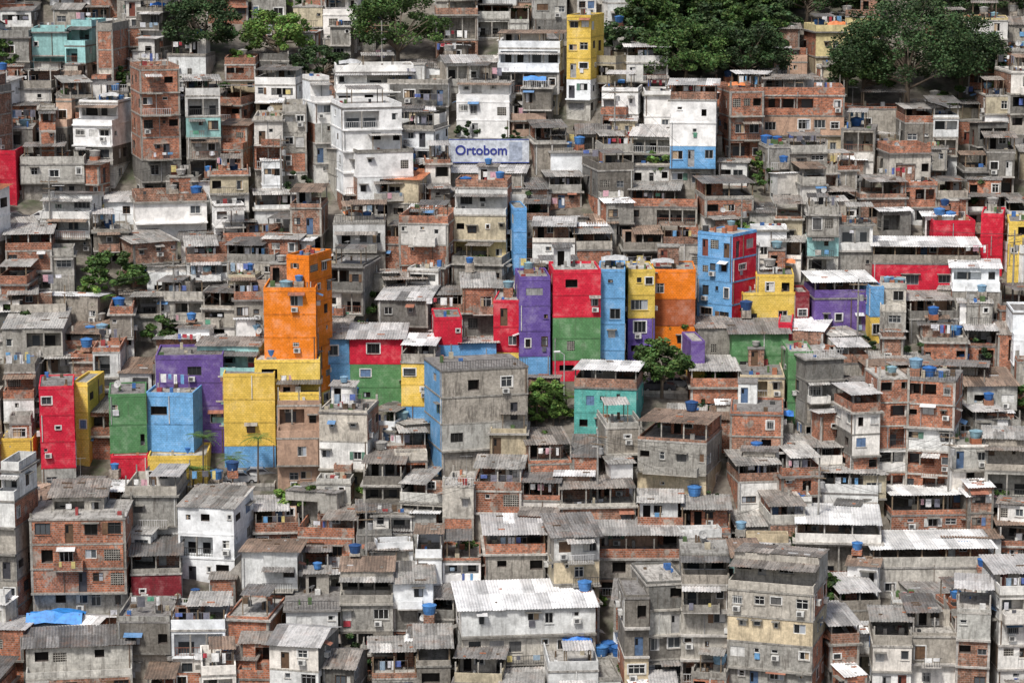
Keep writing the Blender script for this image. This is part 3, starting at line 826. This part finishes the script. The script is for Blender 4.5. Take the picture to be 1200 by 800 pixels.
FOREST=[(728,908,-60,106),(985,1150,-60,118),(850,1200,-60,34),(190,286,-60,60),(410,516,-60,70),(290,362,-60,40)]
for e,nos,ntk in EXP:
    if nos: building(*e,clutter=0 if ntk else 1.0,keep=True)
    else: compound(*e)
# ------------------------------------------------------------------ infill houses on the slope
frng=random.Random(11)
FPAL=['g','G','l','B','b','c','w','W','k','t']; FW=[15,8,17,22,10,7,19,12,3.5,1]
nf=0
def infill(x,y,w,d,overlap_check=False,n=None):
    global nf
    z=terrain(x,y)
    n=n or frng.choices([1,2,3,4,5],[1,5,5,2,.6])[0]; roof=frng.choices(['F','C','M','G','K','W','T'],[5,7,3.5,1,.5,.6,.3])[0]
    H=n*2.75*frng.uniform(.95,1.08)+(2.25 if roof in'CK' else 0)
    u,vb,fd=project(x,y,z); u0=u-w/2*F/fd-2; u1=u+w/2*F/fd+2; ppm=F/fd
    if any(a<u<b and c<vb<e for a,b,c,e in FOREST): return False
    if overlap_check:
        for (fx,fy,fw,fd_) in FOOT:
            ox=(fw+w)/2-abs(fx-x); oy=(fd_+d)/2-abs(fy-(y+d/2))
            if ox>.5 and oy>.6: return False
    Hm=H
    for (a,b,vt,v2,ey) in RECTS:
        if b<u0+3 or a>u1-3: continue
        if y<ey-.5 and vb>vt: Hm=min(Hm,(vb-v2+3)/ppm)
        if abs(y-ey)<3.0 and min(b,u1)-max(a,u0)>.5*(u1-u0): return False
    if Hm<H:
        H=Hm-.3
        if H<2.3: return False
        if roof in 'FC' and frng.random()<.5: roof='M'
    m=[frng.choices(FPAL,FW)[0] for _ in range(frng.choice([1,2,2,3]))]
    building((x,y,z),math.radians(frng.gauss(0,14)),w,d,H,m,roof,frng.uniform(.7,1.2),random.Random(nf*7+1),None,.9)
    nf+=1; return True
yy=232.0
while yy<402:
    half=yy*.2*1.2+5; xx=-half+frng.uniform(0,6)
    while xx<half:
        x=xx+frng.uniform(-1.2,1.2); y=yy+frng.uniform(-2.2,2.2); w=frng.uniform(3.6,7.8); xx+=w+frng.uniform(-.3,1.0); infill(x,y,w,frng.uniform(5,8))
    yy+=6.4
k1=nf
for q in range(3500):
    y=frng.uniform(236,398); x=frng.uniform(-.225,.225)*y
    w=frng.uniform(2.4,4.6)
    infill(x,y,w,frng.uniform(2.6,4.6),True,frng.choice([1,1,2,2,3]))
print('explicit',len(EXP),'infill',k1,'gap infill',nf-k1)

# ------------------------------------------------------------------ trees
def leafmesh(name,V,C,trunk=None):
    n=len(C); me=bpy.data.meshes.new(name)
    tv=trunk.v if trunk else []; tf=trunk.f if trunk else []
    nv=len(V); allv=np.concatenate([V,np.array(tv).reshape(-1,3)]) if tv else V
    faces=np.arange(nv).reshape(-1,4).tolist()+[tuple(i+nv for i in f) for f in tf]
    me.from_pydata(allv.tolist(),[],faces)
    for m in MATS: me.materials.append(m)
    mi=np.array([LF]*n+[BK]*len(tf),dtype=np.int32); me.polygons.foreach_set('material_index',mi)
    cols=np.repeat(np.concatenate([C,np.ones((n,1))],1),4,axis=0); nl=sum(len(f) for f in tf)
    if nl: cols=np.concatenate([cols,np.tile([.1,.08,.06,1],(nl,1))])
    c=me.color_attributes.new('Col','FLOAT_COLOR','CORNER'); c.data.foreach_set('color',cols.astype(np.float32).ravel())
    me.update(); return me
def crown(rs,cx,cy,cz,rx,ry,rz,nclump,nleaf,size,base):
    th=rs.uniform(0,2*np.pi,nclump); ph=np.arccos(rs.uniform(-.45,1,nclump)); rr=rs.uniform(.45,1.08,nclump)**.6
    cen=np.stack([rx*rr*np.sin(ph)*np.cos(th),ry*rr*np.sin(ph)*np.sin(th),rz*rr*np.cos(ph)],1)
    rc=rs.uniform(.12,.30,nclump)*min(rx,rz); V=[];C=[]
    for i in range(nclump):
        d=rs.normal(size=(nleaf,3)); d/=np.linalg.norm(d,axis=1)[:,None]; d[:,2]*=.7
        p=cen[i]+d*rc[i]*rs.uniform(.55,1.15,(nleaf,1))
        a=rs.normal(size=(nleaf,3)); a/=np.linalg.norm(a,axis=1)[:,None]
        a[:,2]*=.6; b=np.cross(a,d+rs.normal(size=(nleaf,3))*.5); b/=(np.linalg.norm(b,axis=1)[:,None]+1e-6)
        s=size*rs.uniform(.6,1.3,(nleaf,1))
        q=np.stack([p-a*s*.6,p-b*s*.35,p+a*s*.6,p+b*s*.35],1); V.append(q.reshape(-1,3))
        k=rs.uniform(.45,1.9); col=np.array(base)*k*rs.uniform(.7,1.3,(nleaf,1)); col[:,0]*=rs.uniform(.8,1.35,nleaf)
        C.append(col)
    V=np.concatenate(V)+np.array([cx,cy,cz]); return V,np.concatenate(C),cen+np.array([cx,cy,cz])
def tree(name,u,vb,wpx,hpx,base,seed,dens=1.0):
    p=site(u,vb); s=F/project(*p)[2]; w=wpx/s; h=hpx/s
    rs=np.random.RandomState(seed); rz=h*.44; size=.36
    ncl=int((30+w*3.6)*dens); V,C,cen=crown(rs,0,0,h-rz,w/2*.95,w/2*.8,rz,ncl,150,size,base)
    tr=MB(); tr.tube((0,0,-2),(0.1,0,h*.45),.045*h*.5+.1,.03*h*.4+.06,BK,(1,1,1),8)
    for i in range(0,min(ncl,16)): tr.tube((0.1,0,h*rs.uniform(.25,.45)),tuple(cen[i]),.09+.006*h,.03,BK,(1,1,1),5)
    addobj(name,leafmesh(name,V,C,tr),tuple(p))
DG=(.030,.058,.021); MG=(.045,.088,.023); LG=(.085,.155,.035)
tree('broadleaf_tree',237,80,94,84,DG,1); tree('broadleaf_tree',326,80,84,68,LG,2); tree('broadleaf_tree',466,88,120,96,MG,3)
tree('broadleaf_tree',378,104,78,48,DG,4); tree('broadleaf_tree',756,62,60,70,MG,5); tree('broadleaf_tree',803,110,110,86,MG,6)
tree('broadleaf_tree',874,110,104,84,DG,7); tree('broadleaf_tree',1062,142,180,140,DG,8,1.6); tree('broadleaf_tree',1125,120,100,104,DG,18,1.1); tree('broadleaf_tree',1010,128,80,80,MG,28)
tree('broadleaf_tree',136,352,80,56,MG,9); tree('broadleaf_tree',775,466,76,70,MG,10); tree('broadleaf_tree',640,494,40,52,LG,11)
tree('broadleaf_tree',945,34,100,70,DG,12); tree('broadleaf_tree',6,100,30,56,MG,13); tree('broadleaf_tree',140,110,30,32,MG,14)
tree('broadleaf_tree',1160,30,90,60,DG,15); tree('shrub',965,725,46,56,MG,16); tree('shrub',620,500,34,24,LG,17); tree('shrub',655,496,36,22,LG,19)
tree('shrub',930,650,30,28,MG,20); tree('shrub',255,235,26,24,MG,21); tree('shrub',545,655,30,24,MG,22); tree('shrub',985,740,24,30,LG,23); tree('shrub',880,455,24,20,MG,24)
tree('broadleaf_tree',690,18,60,50,DG,25); tree('broadleaf_tree',560,8,70,40,MG,26); tree('broadleaf_tree',70,8,60,36,DG,27)
rs=np.random.RandomState(5)
SHM=[]
for q in range(3):
    V,C,cen=crown(rs,0,0,1.1,1.3,1.1,1.1,14,70,.3,[MG,LG,DG][q]); tr=MB(); tr.tube((0,0,-1),(0,0,1),.09,.05,BK,(1,1,1),5); SHM.append(leafmesh('shrub',V,C,tr))
sr_=random.Random(8)
for q in range(120):
    y=sr_.uniform(238,400); x=sr_.uniform(-.21,.21)*y; addobj('shrub',SHM[q%3],(x,y,terrain(x,y)),sr_.random()*6,sr_.uniform(.8,1.9))
VV=[];CC=[]
def addcrown(x,y,r,base,nl=100):
    z=terrain(x,y); V,C,_=crown(rs,x,y,z+r*.9,r,r,r*.85,26,nl,.5,base); VV.append(V);CC.append(C)
for i in range(44):
    u=rs.uniform(728,915); v=rs.uniform(-15,102); p=site(u,v); addcrown(p.x,p.y,rs.uniform(2.8,5),[DG,MG,MG][i%3])
for i in range(110):
    x=rs.uniform(-105,105); y=rs.uniform(396,436); addcrown(x,y,rs.uniform(3.5,6.5),[DG,MG,DG][i%3],70)
for i in range(30):
    p=site(rs.uniform(850,1200),rs.uniform(-25,22)); addcrown(p.x,p.y,rs.uniform(3,5),DG)
addobj('hilltop_forest',leafmesh('hilltop_forest',np.concatenate(VV),np.concatenate(CC)))
def palm(u,vb,h,seed,name='palm_tree'):
    p=site(u,vb); rs=np.random.RandomState(seed); V=[];C=[]
    tr=MB(); tr.tube((0,0,-2),(.15,0,h),.14,.08,BK,(1,1,1),7)
    for k in range(13):
        a=k*2*np.pi/13+rs.uniform(-.2,.2); L=rs.uniform(1.5,2.3); up=rs.uniform(.2,.9)
        for i in range(12):
            f=i/11; r=L*f; z=h+up*r-.38*r*r*.9; c=np.array([.15+r*np.cos(a),r*np.sin(a),z])
            for sgn in(-1,1):
                side=np.array([-np.sin(a),np.cos(a),0])*sgn; ll=.55*(1-abs(f-.4))
                fw=np.array([np.cos(a),np.sin(a),0])*.12
                tip=c+side*ll+fw*2+np.array([0,0,-.22*ll])
                V+=[c-fw*.4,c+fw*.5,tip+fw*.3,tip-fw*.2]; C.append(np.array(LG)*rs.uniform(.6,1.2))
    addobj(name,leafmesh(name,np.array(V),np.array(C),tr),tuple(p))
for i,(u,v,h) in enumerate(((205,592,3.5),(238,584,7),(226,590,4),(302,574,6),(272,578,4),(628,500,3),(648,498,4),(634,496,2.2),(662,492,2.6),(118,380,3.2),(930,640,2.5))): palm(u,v,h,i+40)

# ------------------------------------------------------------------ parking terraces, cars, lamp, poles, cables, billboard
def platform(u0,u1,vb,depth,name):
    p=site((u0+u1)/2,vb); s=F/project(*p)[2]; w=(u1-u0)/s; mb=MB()
    mb.box(-w/2,w/2,0,depth,-5,.5,PL,(.25,.24,.22,.9)); parapet(mb,-w/2,w/2,-.02,depth+.02,.504,.35,PL,(.4,.38,.34,.8),.15)
    addobj(name,mb.mesh(name),tuple(p)); return p+Vector((0,0,.504))
def car_mesh(col):
    mb=MB(); side=[(-2.0,.35),(2.0,.35),(2.05,.7),(1.95,.9),(1.15,1.0),(-1.75,1.02),(-2.05,.85)]
    cab=[(1.15,1.0),(.45,1.42),(-1.0,1.45),(-1.75,1.02)]
    W=.82; Wc=.66
    for sgn in(1,-1):
        s=side if sgn<0 else side[::-1]; mb.poly([(x,sgn*W,z) for x,z in s],PT,col)
        mb.poly([(x,sgn*(W if z<1.1 else Wc),z) for x,z in (cab if sgn<0 else cab[::-1])][::1],PT,col)
        for g in ([(.95,1.05),(.42,1.36),(-.2,1.37),(-.2,1.05)],[(-.28,1.05),(-.28,1.37),(-.95,1.38),(-1.5,1.06)]):
            mb.poly([(x,sgn*((W if z<1.1 else Wc+.03)+.012),z) for x,z in g],GL,(.02,.02,.025))
    n=len(side)
    for i in range(n):
        a,b=side[i],side[(i+1)%n]; mb.poly([(a[0],-W,a[1]),(a[0],W,a[1]),(b[0],W,b[1]),(b[0],-W,b[1])],PT,col)
    mb.poly([(1.15,-W,1.0),(1.15,W,1.0),(.45,Wc,1.42),(.45,-Wc,1.42)],GL,(.03,.03,.035)); mb.poly([(.45,-Wc,1.42),(.45,Wc,1.42),(-1.0,Wc,1.45),(-1.0,-Wc,1.45)],PT,col)
    mb.poly([(-1.0,-Wc,1.45),(-1.0,Wc,1.45),(-1.75,W,1.02),(-1.75,-W,1.02)],GL,(.03,.03,.035))
    for x in(-1.25,1.3):
        for y in(-.84,.64):
            A=[(x+.31*math.cos(q*math.pi/7),y,.31+.31*math.sin(q*math.pi/7)) for q in range(14)]; B=[(a[0],y+.2,a[2]) for a in A]
            mb.poly(A,PT,(.02,.02,.02)); mb.poly(B[::-1],PT,(.02,.02,.02))
            for q in range(14): mb.poly([A[q],A[(q+1)%14],B[(q+1)%14],B[q]],PT,(.02,.02,.02))
            hy=y-.006 if y<0 else y+.206; mb.poly([(x+.17*math.cos(q*math.pi/5),hy,.31+.17*math.sin(q*math.pi/5)) for q in range(10)],PT,(.4,.4,.4))
    for y in(-.6,.6): mb.box(2.0,2.06,y-.15,y+.15,.68,.82,PT,(.7,.7,.65)); mb.box(-2.07,-2.0,y-.12,y+.12,.7,.85,PT,(.4,.02,.02))
    return mb.mesh('parked_car')
CARS=[car_mesh((.45,.03,.03)),car_mesh((.6,.6,.6)),car_mesh((.06,.06,.07)),car_mesh((.3,.31,.33))]
p=platform(0,96,268,5,'parking_terrace')
for dx,k in((-3.4,2),(0.6,1),(4.0,0)): addobj('parked_car',CARS[k],tuple(p+Vector((dx-.3,2.2,0))),math.radians(random.uniform(-20,20)))
p=platform(262,322,575,5,'parking_terrace')
addobj('parked_car',CARS[1],tuple(p+Vector((-1.2,1.5,0))),.15); addobj('parked_car',CARS[3],tuple(p+Vector((.8,3.5,0))),.1)
p=platform(746,806,466,4.5,'parking_terrace'); addobj('parked_car',CARS[2],tuple(p+Vector((-.5,1.4,0))),.1); addobj('parked_car',CARS[3],tuple(p+Vector((1.8,3.2,0))),-.1)
# billboard
p=site(573,200); Hh=height_to(p,163); hb=height_to(p,191); s=F/project(*p)[2]; w=94/s
e=bpy.data.objects.new('billboard_sign',None); COLL.objects.link(e); e.location=p
mb=MB(); mb.box(-w/2,w/2,-.1,.1,hb,Hh,PT,(.56,.60,.66)); 
for q in range(5): x=-w/2+.4+q*(w-.8)/4; mb.box(x-.08,x+.08,.1,.26,-2,Hh-.1,PT,(.2,.2,.2))
mb.box(-w/2,w/2,-.12,-.1,hb,hb+.12,PT,(.04,.07,.3)); mb.box(-w/2,w/2,-.12,-.1,Hh-.12,Hh,PT,(.04,.07,.3))
mb.box(w/2-2.6,w/2-.9,-.12,-.1,hb+.3,Hh-.4,PT,(.35,.4,.5))
addobj('panel',mb.mesh('panel'),parent=e)
fc=bpy.data.curves.new('lettering','FONT'); fc.body='Ortobom'; fc.size=1.75; fc.extrude=.03; fc.offset=.03; fc.align_x='CENTER'
lm=bpy.data.materials.new('lettering_blue'); lm.use_nodes=True; lm.node_tree.nodes['Principled BSDF'].inputs['Base Color'].default_value=(.02,.03,.22,1); fc.materials.append(lm)
o=bpy.data.objects.new('lettering',fc); COLL.objects.link(o); o.parent=e; o.location=(-1.0,-.15,hb+1.1); o.rotation_euler=(math.pi/2,0,0)
# street lamp
p=site(661,478); mb=MB(); mb.tube((0,0,-1),(0,0,6.2),.09,.06,PT,(.45,.45,.45),8); mb.tube((0,0,6.2),(-.5,-.2,6.6),.05,.04,PT,(.45,.45,.45),6); mb.tube((-.5,-.2,6.6),(-1.2,-.4,6.62),.14,.10,PT,(.7,.7,.7),6)
addobj('street_lamp',mb.mesh('street_lamp'),tuple(p))
def atheight(u,vb,v): 
    p=site(u,vb); return (p.x,p.y,p.z+height_to(p,v))
def stand(name,mesh,u,vb,v,sc,legs=1.3):
    x,y,z=atheight(u,vb,v); addobj(name,mesh,(x,y,z),0,sc)
    mb=MB(); mb.box(-legs,legs,-1,1.2,terrain(x,y)-z-1,-.01,PL,(.3,.29,.26,.9)); addobj('retaining_wall',mb.mesh('retaining_wall'),(x,y,z))
stand('tarpaulin_shelter',TARP[1],68,752,742,1.6,2.7); stand('tarpaulin_shelter',TARP[3],112,750,738,.8,1.5); stand('tarpaulin_shelter',TARP[2],104,618,608,1.2,2.2); stand('tarpaulin_shelter',TARP[0],255,425,416,.9,1.6)
stand('tarpaulin_shelter',TARP[0],912,502,494,.9,1.6)
x,y,z=atheight(726,778,766); mb=MB(); mb.box(-2.8,2.8,-1.2,1.6,terrain(x,y)-z-2,-.01,PL,(.3,.29,.26,.9)); addobj('tank_platform',mb.mesh('tank_platform'),(x,y,z))
for i,(a,b) in enumerate(((-1.9,-.4),(-.1,-.5),(1.7,-.3),(-1.1,1.0),(.8,.9))): addobj('water_tank',TANKS[0 if i%2 else 1],(x+a,y+b,z),i,1.0)
def staircase(u,vb,run,rise,dirn):
    p=site(u,vb); mb=MB(); n=int(rise/.19); col=(.38,.36,.33,.85)
    for i in range(n):
        x=dirn*run*i/n; x1=dirn*run*(i+1)/n; a,b=min(x,x1),max(x,x1); mb.box(a,b,0,1.0,-3,rise*(i+1)/n,PL,col)
    for yy_ in(-.13,1.003):
        pts=[(0,yy_,-3),(dirn*run,yy_,-3),(dirn*run,yy_,rise+.9),(0,yy_,.9)]; q=[(a,b+.12,c) for a,b,c in pts]
        mb.poly(pts,PL,col); mb.poly(q[::-1],PL,col); mb.poly([pts[3],pts[2],q[2],q[3]],PL,col); mb.poly([pts[0],q[0],q[3],pts[3]],PL,col); mb.poly([pts[1],pts[2],q[2],q[1]],PL,col)
    addobj('exterior_staircase',mb.mesh('exterior_staircase'),tuple(p))
for a in ((905,735,4.0,5.0,-1),(705,530,4.2,3,1),(1060,700,3.5,3,1),(470,655,3.6,3,-1),(250,700,3,3,1),(620,720,3.2,3,-1),(1000,520,3,3,1),(330,415,3,3,-1),(560,230,3,1.5,1),(430,330,3,3,-1)): staircase(*a)
mb=MB(); c=(.33,.32,.30,.6); mb.tube((0,0,-2),(0,0,12.5),.15,.09,PL,c,8)
mb.box(-1.1,1.1,-.07,.07,11.6,11.75,PT,(.2,.15,.1)); mb.box(-.8,.8,-.17,-.05,10.6,10.7,PT,(.2,.15,.1))
for x in(-.95,-.4,.4,.95): mb.tube((x,0,11.75),(x,0,11.95),.05,.03,PT,(.3,.2,.15),5)
mb.lathe([(0,0),(.28,0),(.28,.8),(.1,.9),(0,.9)],PT,(.3,.3,.3),8,(.4,0,9.3))
PM=mb.mesh('utility_pole')
poles=[(60,300),(205,395),(350,430),(448,110),(720,185),(868,325),(1004,425),(1186,365),(430,700),(700,610),(958,650),(1110,610),(330,250),(930,180)]
P3=[]
for i,(u,v) in enumerate(poles):
    p=site(u,v); a=random.uniform(-.5,.5); addobj('utility_pole',PM,tuple(p),a,(1,1,.8)); P3.append(p)
cu=bpy.data.curves.new('overhead_cables','CURVE'); cu.dimensions='3D'; cu.bevel_depth=.016; cu.bevel_resolution=0
def cable(a,b,sag):
    sp=cu.splines.new('POLY'); sp.points.add(10)
    for i in range(11):
        f=i/10; q=a.lerp(b,f); sp.points[i].co=(q.x,q.y,q.z-sag*4*f*(1-f),1)
cr=random.Random(5)
for i,p in enumerate(P3):
    for q in P3:
        L=(q-p).length
        if 0<L<36 and q.x>p.x:
            for k in(-.95,.95): cable(p+Vector((k,0,9.5)),q+Vector((k,0,9.5)),L*.03)
    for k in range(4):
        an=cr.uniform(0,6.28); r=cr.uniform(6,14); x=p.x+r*math.cos(an); y=p.y+r*math.sin(an)*.5; cable(p+Vector((0,0,9)),Vector((x,y,terrain(x,y)+6)),.6)
cm=bpy.data.materials.new('cable_rubber'); cm.use_nodes=True; cm.node_tree.nodes['Principled BSDF'].inputs['Base Color'].default_value=(.02,.02,.02,1); cu.materials.append(cm)
addobj('overhead_cables',cu)

# ------------------------------------------------------------------ ground sheet
ax=sorted(set([-2500,-1500,-900,-500,-300,-200]+list(range(-150,151,5))+[200,300,500,900,1500,2500]))
ay=sorted(set([-1500,-800,-300,0,100,160]+list(range(190,451,5))+[480,520,600,750,1000,1500,2500,4000]))
gv=[(x,y,terrain(x,y)) for y in ay for x in ax]; nx=len(ax)
gf=[(j*nx+i,j*nx+i+1,(j+1)*nx+i+1,(j+1)*nx+i) for j in range(len(ay)-1) for i in range(nx-1)]
me=bpy.data.meshes.new('hillside_ground'); me.from_pydata(gv,[],gf); me.materials.append(GROUND)
for pl in me.polygons: pl.use_smooth=True
addobj('hillside_ground',me)

# ------------------------------------------------------------------ light
w=bpy.data.worlds.new('World'); scene.world=w; w.use_nodes=True; nt=w.node_tree
bg=nt.nodes['Background']; sky=nt.nodes.new('ShaderNodeTexSky'); sky.sky_type='NISHITA'; sky.sun_disc=False
EL,AZ=math.radians(56),math.radians(206)
sky.sun_elevation=EL; sky.sun_rotation=AZ; sky.air_density=1.0; sky.dust_density=4.0; sky.ozone_density=1.0
nt.links.new(sky.outputs[0],bg.inputs[0]); bg.inputs[1].default_value=.115
sd=bpy.data.lights.new('sun','SUN'); sd.energy=3.7; sd.angle=math.radians(8); sd.color=(1,.97,.92)
so=addobj('sun',sd,(0,0,200))
dirv=Vector((math.sin(AZ)*math.cos(EL),math.cos(AZ)*math.cos(EL),math.sin(EL)))
so.rotation_euler=dirv.to_track_quat('Z','Y').to_euler()
cd=bpy.data.cameras.new('camera'); cd.lens=90; cd.sensor_width=36; cd.clip_start=1; cd.clip_end=8000
co=addobj('camera',cd,(0,0,CZ)); co.rotation_euler=(math.pi/2-TH,0,0)
scene.camera=co
scene.view_settings.view_transform='Standard'; scene.view_settings.look='None'; scene.view_settings.exposure=0
